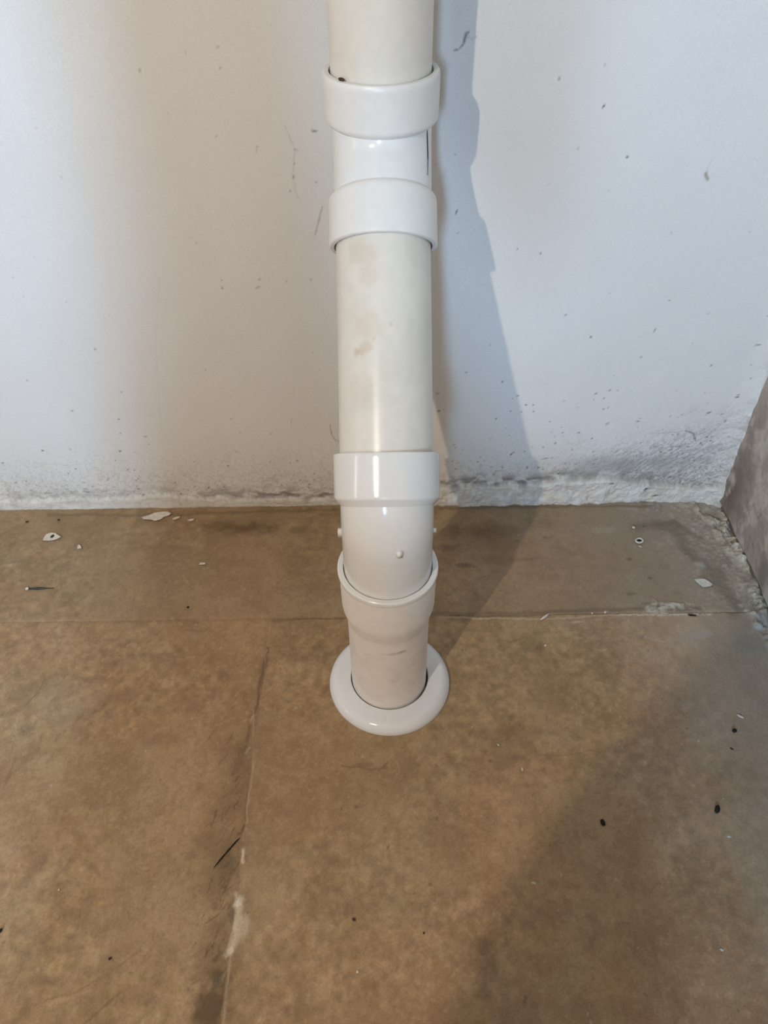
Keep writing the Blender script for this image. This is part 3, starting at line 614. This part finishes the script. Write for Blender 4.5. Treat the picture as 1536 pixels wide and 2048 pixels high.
def flake(name, label, px, outline, mat, curl=.003, th=.0008, hole=None, z0=.001, ang=0, seed=0):
    """a thin curled paint flake with real thickness; outline in mm"""
    g = np.random.default_rng(seed); x, y = FL(*px); bm = bmesh.new(); n = len(outline); rings = []; outline = [(a_ * MMPX(*px), b_ * MMPX(*px)) for a_, b_ in outline]
    K = 5
    for lay in (1, 0):
        vs_ = []
        for k in range(K + 1):
            f_ = 1 - k / (K + .6)
            for i, (ox, oy) in enumerate(outline):
                u, v = ox * f_ * .001, oy * f_ * .001; d = math.hypot(ox, oy) * f_ / max(math.hypot(*p) for p in outline)
                z = curl * d ** 2 * (.5 + .5 * math.sin(2 * math.atan2(oy, ox) + seed)) + lay * th + .0005 * math.sin(u * 900 + v * 700)
                vs_.append(bm.verts.new((u, v, z)))
        rings.append(vs_)
    for li, vs_ in enumerate(rings):
        for k in range(K):
            for i in range(n):
                j = (i + 1) % n; bm.faces.new((vs_[k * n + i], vs_[k * n + j], vs_[(k + 1) * n + j], vs_[(k + 1) * n + i]))
        if hole is None: bm.faces.new([vs_[K * n + i] for i in range(n)])
    for k in ((0,) if hole is None else (0, K)):
        for i in range(n):
            j = (i + 1) % n; bm.faces.new((rings[0][k * n + i], rings[0][k * n + j], rings[1][k * n + j], rings[1][k * n + i]))
    lo = min(v.co.z for v in bm.verts)
    for v in bm.verts: v.co.z -= lo
    o = bm_obj(name, bm, mat); o.location = (x, y, z0); o.rotation_euler = (0, 0, R(ang)); tag(o, label, 'flake'); return o
flake('paint_flake', 'curled cream paint flake with a dark hollow on the left floor', (106, 1076), [(19, -3), (10, 5), (2, 12), (-8, 13), (-15, 8), (-16, -3), (-15, -11), (-4, -9), (8, -7)], M_WHITE, .004, hole=True, seed=1)
crumb('hole_filler', 'dark lump filling the hole of the curled cream flake', 'crumb', (105, 1074), (9, 8, 4), 30, M_BROWN, 2, .0005)  # dark lump added so the flake's hole reads dark
flake('paint_flake', 'small white forked paint flake right of the curled flake', (160, 1096), [(5, -6), (1, -2), (-3, -5), (-5, 3), (-2, 6), (3, 1)], M_WHITE, .002, seed=3)
flake('paint_flake', 'small oblong white paint flake between dark wall stain and left floor', (405, 1129), [(6, -2), (6, 3), (-5, 2.5), (-6, -2.5)], M_WHITE, .0015, seed=4)
flake('paint_flake', 'peeling cream paint flake hanging at the wall foot, largest one', (312, 1035), [(30, 8), (22, 12), (-4, 10), (-14, 4), (-27, -3), (-22, -8), (-8, -9), (2, -13), (12, -8), (16, -2), (27, 3)], M_WHITE, .006, th=.0012, seed=5, z0=.002)
flake('paint_flake', 'little cream paint flake right of the largest peeling flake', (352, 1038), [(9, 2), (2, 4), (-5, 1), (-6, -4), (-1, -5), (4, -1)], M_WHITE, .003, seed=6)
flake('paint_flake', 'small cream paint flake where the dark stain meets the wall', (382, 1042), [(7, 2), (0, 3), (-7, 0), (-2, -3), (5, -2)], M_WHITE, .002, seed=8)
flake('lime_flake', 'pale green-white flake on the floor near the right corner', (1406, 1167), [(17, -6), (10, -10), (-4, -11), (-9, -5), (-17, 8), (-6, 11), (6, 10), (13, 3)], M_PALE, .002, th=.0012, seed=7)
def sliver():
    x, y = FL(80, 1178); root = empty('dark_sliver', (x, y, .001)); tag(root, 'thin dark leaf sliver with a white tip on the left floor', 'leaf')
    bm = bmesh.new(); prof = [(-20, .3, 3), (-14, 3.2, 3.5), (-4, 5.5, 4), (4, 4.2, 3), (14, 1.6, 2), (24, .3, 1)]; rows = []
    for x_, w_, h_ in prof:
        rows.append([bm.verts.new((x_ * .001, (w_ * s_ + (1.2 if s_ > 0 else 0)) * .0005, z_ * .001)) for s_, z_ in ((-1, 0), (0, h_ * .5), (1, .2), (0, -.0))])
    for a_, b_ in zip(rows[:-1], rows[1:]):
        for i in range(4): bm.faces.new((a_[i], a_[(i + 1) % 4], b_[(i + 1) % 4], b_[i]))
    bm.faces.new(rows[0]); bm.faces.new(rows[-1]); bm_obj('blade', bm, M_DARKG, root)
    bm = bmesh.new(); bmesh.ops.create_icosphere(bm, subdivisions=2, radius=.0024)
    for v in bm.verts: v.co = Vector((v.co.x * 1.2 - .0205, v.co.y * 1.3 - .001, v.co.z * .8 + .0018))
    bm_obj('tip', bm, M_WHITE, root)
sliver()
for nm, lb, ct, px, sz, an, mt, sd in (
        ('dark_pellet', 'black pellet on the shaded floor, lower right, left one of the two largest', 'pellet', (1205, 1648), (14, 9.5, 7), 100, M_BLACK, 11),
        ('dark_pellet', 'black pellet on the grey floor, lower right, right one of the two largest', 'pellet', (1433, 1620), (14, 11, 7), 60, M_BLACK, 12),
        ('dark_pellet', 'small black pellet on the floor at right, under a white chip', 'pellet', (1468, 1463), (9, 7, 5), 0, M_BLACK, 13),
        ('dark_splinter', 'tiny black splinter just below the small black pellet at right', 'splinter', (1463, 1498), (9, 2.4, 2), -40, M_BLACK, 14),
        ('white_chip', 'white chip above the small black pellet at right', 'chip', (1479, 1433), (13, 5, 2), -35, M_WHITE, 15),
        ('dark_pellet', 'black pellet at the left edge of the floor', 'pellet', (1, 1862), (11, 8, 6), 70, M_BLACK, 16),
        ('red_crumb', 'dark red-brown crumb on the lower left floor', 'crumb', (221, 1918), (8, 6, 4), 60, M_BROWN, 17),
        ('brown_crumb', 'dark brown crumb on the floor below the cover ring', 'crumb', (708, 1839), (8, 7, 4), -20, M_BROWN, 18),
        ('brown_crumb', 'tiny dark crumb right of the brown crumb below the ring', 'crumb', (848, 1867), (4.5, 5, 3), 0, M_BROWN, 19),
        ('brown_crumb', 'tiny dark crumb on the floor between left flakes and pipe', 'crumb', (376, 1215), (6, 5.5, 4), 0, M_BLACK, 20),
        ('brown_crumb', 'dark crumb by the wall foot at far left', 'crumb', (55, 1045), (7, 5, 4), 30, M_BROWN, 21),
        ('brown_crumb', 'dark crumb by the wall foot above the curled cream flake', 'crumb', (118, 1041), (6, 5, 4), 20, M_BROWN, 22),
        ('white_chip', 'white speck of plaster behind the small ring-shaped shell', 'chip', (1267, 1056), (7, 6, 4), 0, M_WHITE, 23),
        ('white_chip', 'tiny white chip just below the small ring-shaped shell', 'chip', (1281, 1094), (8, 3, 2), -30, M_WHITE, 24),
        ('white_chip', 'white crumb on the wall-side floor joint, left one of a pair', 'chip', (1184, 1227), (5, 4, 3), 0, M_WHITE, 25),
        ('white_chip', 'white crumb on the wall-side floor joint, right one of a pair', 'chip', (1210, 1226), (6, 4, 3), 40, M_WHITE, 26),
        ('white_chip', 'tiny white chip on the brown stain right of the ring', 'chip', (1090, 1292), (6, 4, 3), 30, M_WHITE, 27),
        ('white_chip', 'slender white chip on the floor below the brown stain', 'chip', (1044, 1539), (4, 10, 2), 8, M_PALE, 28),
        ('white_chip', 'pale chip on the floor right of the cover ring, leaning left', 'chip', (996, 1490), (8, 4, 2), -50, M_PALE, 29),
        ('white_chip', 'white chip on the grey floor at the lower right edge', 'chip', (1443, 1900), (9, 5, 3), -30, M_PALE, 30),
        ('white_chip', 'tiny white grain on the floor in the lower middle', 'chip', (715, 1945), (5, 5, 3), 0, M_WHITE, 31),
        ('white_chip', 'tiny white grain on the lower left floor', 'chip', (119, 1780), (4.5, 4, 3), 0, M_WHITE, 32),
        ('white_chip', 'pale chip at the edge of the large floor shadow', 'chip', (1067, 1767), (10, 5, 3), -15, M_PALE, 33),
        ('white_chip', 'faint white scrap on the grey floor below the right black pellet', 'chip', (1458, 1674), (8, 5, 2), 0, M_PALE, 34)):
    crumb(nm, lb, ct, px, sz, an, mt, sd, z0=.0002)
crumb('dirt_lump', 'brown dirt lump on the rim of the top socket', 'dirt', None, (9, 4, 5), -25, M_BROWN, 40, .750, xy=(-.0420, YT - .0425))
def shell():
    x, y = FL(1278, 1083); bm = bmesh.new(); n, mm = 20, 8; vs_ = []
    for i in range(n):
        a_ = 2 * math.pi * i / n; k = 1 + .12 * math.sin(a_ * 2 + 1)
        for j in range(mm):
            b_ = 2 * math.pi * j / mm; r_ = .0055 * k + .0018 * math.cos(b_); vs_.append(bm.verts.new((r_ * math.cos(a_), r_ * math.sin(a_), .0018 + .0018 * math.sin(b_))))
    for i in range(n):
        for j in range(mm): bm.faces.new((vs_[i * mm + j], vs_[((i + 1) % n) * mm + j], vs_[((i + 1) % n) * mm + (j + 1) % mm], vs_[i * mm + (j + 1) % mm]))
    root = bm_obj('ring_shell', bm, M_PALE); root.location = (x, y, .0005); tag(root, 'tiny pale ring-shaped shell with a dark centre near the right corner', 'shell')
    bm = bmesh.new(); bmesh.ops.create_icosphere(bm, subdivisions=2, radius=.004)
    for v in bm.verts: v.co.z = v.co.z * .35 + .0013
    bm_obj('core', bm, M_BLACK, root)
shell()
def tube_obj(name, pts, rad, mat):
    bm = bmesh.new(); rows = []; n = 6
    for k, p in enumerate(pts):
        t = (Vector(pts[min(k + 1, len(pts) - 1)]) - Vector(pts[max(k - 1, 0)])).normalized(); a_ = t.cross(Vector((0, 0, 1))).normalized(); b_ = a_.cross(t)
        r_ = rad * (1 if 0 < k < len(pts) - 1 else .35); rows.append([bm.verts.new(Vector(p) + a_ * r_ * math.cos(2 * math.pi * i / n) + b_ * r_ * math.sin(2 * math.pi * i / n)) for i in range(n)])
    for a_, b_ in zip(rows[:-1], rows[1:]):
        for i in range(n): bm.faces.new((a_[i], a_[(i + 1) % n], b_[(i + 1) % n], b_[i]))
    bm.faces.new(rows[0]); bm.faces.new(rows[-1]); return bm_obj(name, bm, mat)
tag(tube_obj('plant_fibre', [(*FL(px, py), .0022) for px, py in ((480, 1677), (473, 1684), (458, 1701), (440, 1722), (428, 1737))], .0011, M_BLACK), 'thin straight black fibre lying beside the left floor joint', 'fibre')
tag(tube_obj('straw_bit', [(*FL(px, py), .0028) for px, py in ((1080, 1242), (1086, 1238), (1093, 1233), (1098, 1229))], .0022, M_WHITE), 'short cream straw bit lying across the wall-side floor joint', 'straw')

# ------------------------------------------------------------------ the bulb that lights the pipe, out of view to the left
lampo = empty('pendant_bulb', (LAMP.x, LAMP.y, LAMP.z)); tag(lampo, 'bare warm bulb hanging on a cord behind the photographer', 'lamp')
mg = bpy.data.materials.new('lit_glass'); mg.use_nodes = True; b = mg.node_tree.nodes['Principled BSDF']; b.inputs['Base Color'].default_value = (.9, .8, .6, 1)
b.inputs['Emission Color'].default_value = (*LAMP_COL, 1)
BR = .0185; b.inputs['Emission Strength'].default_value = LAMP_STRENGTH
bm = bmesh.new(); bmesh.ops.create_uvsphere(bm, u_segments=16, v_segments=10, radius=BR)
for v in bm.verts:
    if v.co.z > 0: k = v.co.z / BR; v.co.z *= 1.35; v.co.x *= 1 - .45 * k * k; v.co.y *= 1 - .45 * k * k
bm_obj('glass', bm, mg, lampo)
def cyl(name, r_, z0, z1, mat, parent):
    bm = bmesh.new(); bmesh.ops.create_cone(bm, cap_ends=True, segments=24, radius1=r_, radius2=r_, depth=z1 - z0)
    for v in bm.verts: v.co.z += (z0 + z1) / 2
    return bm_obj(name, bm, mat, parent)
cyl('holder', .014, .022, .07, mat_plain('bakelite', (.1, .09, .08), .4), lampo); cyl('cord', .003, .07, CEIL - LAMP.z, mat_plain('cord_black', (.03, .03, .03), .6), lampo)

# ------------------------------------------------------------------ the photographer, standing behind the camera: his shadow falls into the picture
M_SKIN = mat_plain('skin', (.34, .20, .13), .5, .35, .05, 40); M_TUNIC = mat_plain('tunic_cloth', (.20, .19, .20), .85, .15, .12, 60, bump=.2); M_TROUS = mat_plain('trouser_cloth', (.12, .11, .11), .85, .15, .12, 60)
M_HAIR = mat_plain('hair', (.02, .016, .013), .6, .3, .3, 200); M_PHONE = mat_plain('phone_body', (.02, .02, .022), .25, .5, .1, 20)
def skinned(name, verts, edges, radii, mat, parent=None, root=0, sub=2):
    me = bpy.data.meshes.new(name); me.from_pydata(verts, edges, []); me.update()
    o = link(name, me, mat, parent)
    md = o.modifiers.new('skin', 'SKIN'); md.use_smooth_shade = True
    sv = me.skin_vertices[0].data if me.skin_vertices else None
    for i, r_ in enumerate(radii):
        rr = r_ if isinstance(r_, tuple) else (r_, r_); sv[i].radius = rr
    for i in range(len(verts)): sv[i].use_root = (i == root)
    ms = o.modifiers.new('sub', 'SUBSURF'); ms.levels = sub; ms.render_levels = sub
    dg = bpy.context.evaluated_depsgraph_get(); dg.update(); me2 = bpy.data.meshes.new_from_object(o.evaluated_get(dg))
    o.modifiers.clear(); o.data = me2
    if not me2.materials: me2.materials.append(mat)
    for p in me2.polygons: p.use_smooth = True
    return o
px_, py_ = -.285, -1.00
BV = [(px_, py_, .86), (px_, py_ + .01, 1.00), (px_, py_ + .02, 1.14), (px_, py_ + .03, 1.29), (px_ + .01, py_ + .05, 1.37), (px_ + .015, py_ + .08, 1.44), (px_ + .02, py_ + .095, 1.52), (px_ + .02, py_ + .09, 1.585),
      (px_ - .055, py_, 1.29), (-.305, -.90, .95), (-.262, -.848, .70), (-.252, -.838, .645),                # left arm, hand at the hip
      (px_ + .07, py_ + .04, 1.30), (-.13, -.87, 1.16), (-.026, -.805, .955), (-.010, -.775, .920),                               # right arm, reaching to the phone
      (px_ - .075, py_, .80), (px_ - .085, py_ + .02, .45), (px_ - .085, py_ - .02, .09), (px_ - .09, py_ + .10, .035),
      (px_ + .085, py_, .80), (px_ + .20, py_ + .03, .45), (px_ + .30, py_ - .01, .09), (px_ + .32, py_ + .11, .035)]
BE = [(0, 1), (1, 2), (2, 3), (3, 4), (4, 5), (5, 6), (6, 7), (3, 8), (8, 9), (9, 10), (10, 11), (3, 12), (12, 13), (13, 14), (14, 15), (0, 16), (16, 17), (17, 18), (18, 19), (0, 20), (20, 21), (21, 22), (22, 23)]
BRD = [(.085, .075), (.075, .07), (.075, .07), (.065, .065), .045, (.062, .075), (.074, .088), (.055, .065), .036, .036, .026, (.035, .018), .036, .036, .026, (.032, .018), .075, .052, .036, (.042, .028), .075, .052, .036, (.042, .028)]
person = skinned('person', BV, BE, BRD, M_SKIN); tag(person, 'person in a long grey tunic standing behind the camera, holding a phone', 'person')
# face, hair, fingers, clothes
hx, hy, hz = px_ + .02, py_ + .09, 1.52
def ell(name, cen, rad, mat, parent, cut=None):
    bm = bmesh.new(); bmesh.ops.create_uvsphere(bm, u_segments=24, v_segments=16, radius=1)
    if cut:
        dl = [v for v in bm.verts if cut(v.co)]; bmesh.ops.delete(bm, geom=dl, context='VERTS')
    for v in bm.verts: v.co = Vector([cen[i] + v.co[i] * rad[i] for i in range(3)])
    return bm_obj(name, bm, mat, parent)
ell('hair', (hx, hy - .015, hz + .03), (.086, .10, .10), M_HAIR, person, lambda c: c.y > .45 and c.z < .55 or c.z < -.55)
M_EYE = mat_plain('eye', (.7, .68, .66), .2); M_LIP = mat_plain('lip', (.30, .14, .11), .5)
for sx in (-1, 1):
    ell('eye', (hx + sx * .03, hy + .078, hz - .005), (.012, .008, .007), M_EYE, person); ell('ear', (hx + sx * .078, hy - .005, hz - .01), (.010, .018, .03), M_SKIN, person)
ell('nose', (hx, hy + .090, hz - .03), (.013, .018, .022), M_SKIN, person); ell('mouth', (hx, hy + .078, hz - .065), (.024, .010, .007), M_LIP, person)
for k, ln in enumerate((.060, .070, .066, .052)):
    o_ = Vector((.014, -.772, .928)) + Vector((0, .0125, .0125)) * k
    skinned('finger', [tuple(o_ + Vector(q_)) for q_ in ((0, 0, 0), (.022, .002, -.004), (.034, .010, .004), (.032, .018, .012))], [(0, 1), (1, 2), (2, 3)], [.009, .0085, .008, .007], M_SKIN, person, 0, 1)
    skinned('finger', [(-.272 + k * .013, -.836, .64), (-.273 + k * .013, -.828, .64 - ln * .5), (-.271 + k * .013, -.815, .64 - ln * .95)], [(0, 1), (1, 2)], [.009, .0085, .007], M_SKIN, person, 0, 1)
skinned('thumb', [(-.030, -.780, .925), (-.046, -.765, .945), (-.048, -.748, .962)], [(0, 1), (1, 2)], [.011, .010, .008], M_SKIN, person, 0, 1)
skinned('thumb', [(-.238, -.83, .655), (-.224, -.815, .63), (-.224, -.808, .605)], [(0, 1), (1, 2)], [.011, .010, .008], M_SKIN, person, 0, 1)
skinned('sleeve', [BV[3], BV[8], BV[9], tuple(np.array(BV[9]) * .08 + np.array(BV[10]) * .92)], [(0, 1), (1, 2), (2, 3)], [.04, .042, .043, .042], M_TUNIC, person)
skinned('sleeve', [BV[3], BV[12], BV[13], tuple(np.array(BV[13]) * .55 + np.array(BV[14]) * .45)], [(0, 1), (1, 2), (2, 3)], [.04, .042, .040, .036], M_TUNIC, person)
for a_ in (16, 20): skinned('trouser_leg', [BV[a_], BV[a_ + 1], tuple(np.array(BV[a_ + 2]) + [0, 0, .03])], [(0, 1), (1, 2)], [.09, .072, .062], M_TROUS, person)
def tunic():
    rows = [(1.345, .065, .07, 0, .03), (1.32, .085, .070, 0, .01), (1.24, .086, .080, 0, 0), (1.10, .088, .085, 0, 0), (.98, .090, .085, 0, 0), (.86, .100, .095, 0, 0), (.74, .110, .115, 0, 0), (.64, .150, .13, .03, 0), (.54, .215, .14, .10, 0), (.46, .255, .15, .16, 0), (.30, .27, .155, .175, 0)]
    bm = bmesh.new(); n = 48; prev = None
    for z, rx, ry, ox, oy in rows:
        vs_ = []
        for i in range(n):
            a_ = 2 * math.pi * i / n; k = 1 + (.05 * math.sin(7 * a_) * max(0, (.9 - z) / .5))
            vs_.append(bm.verts.new((px_ + ox + rx * k * math.cos(a_), py_ + oy + ry * k * math.sin(a_), z)))
        if prev:
            for i in range(n): bm.faces.new((prev[i], prev[(i + 1) % n], vs_[(i + 1) % n], vs_[i]))
        prev = vs_
    bmesh.ops.solidify(bm, geom=bm.faces[:], thickness=.003); bm_obj('tunic', bm, M_TUNIC, person)
tunic()
ph = empty('phone', (-.004, -.672, .985)); tag(ph, 'dark phone held by the photographer', 'phone')
fwv = Vector(_fw); ph.matrix_world = Matrix.Translation(Vector(CAM) - fwv * .022 - Vector(_u2) * .055) @ cam.matrix_world.to_3x3().to_4x4()
box('body', (-.037, -.075, -.004), (.037, .075, .004), M_PHONE, ph, .003); box('screen', (-.034, -.071, .004), (.034, .071, .0045), mat_plain('screen_glass', (.03, .03, .035), .05), ph)
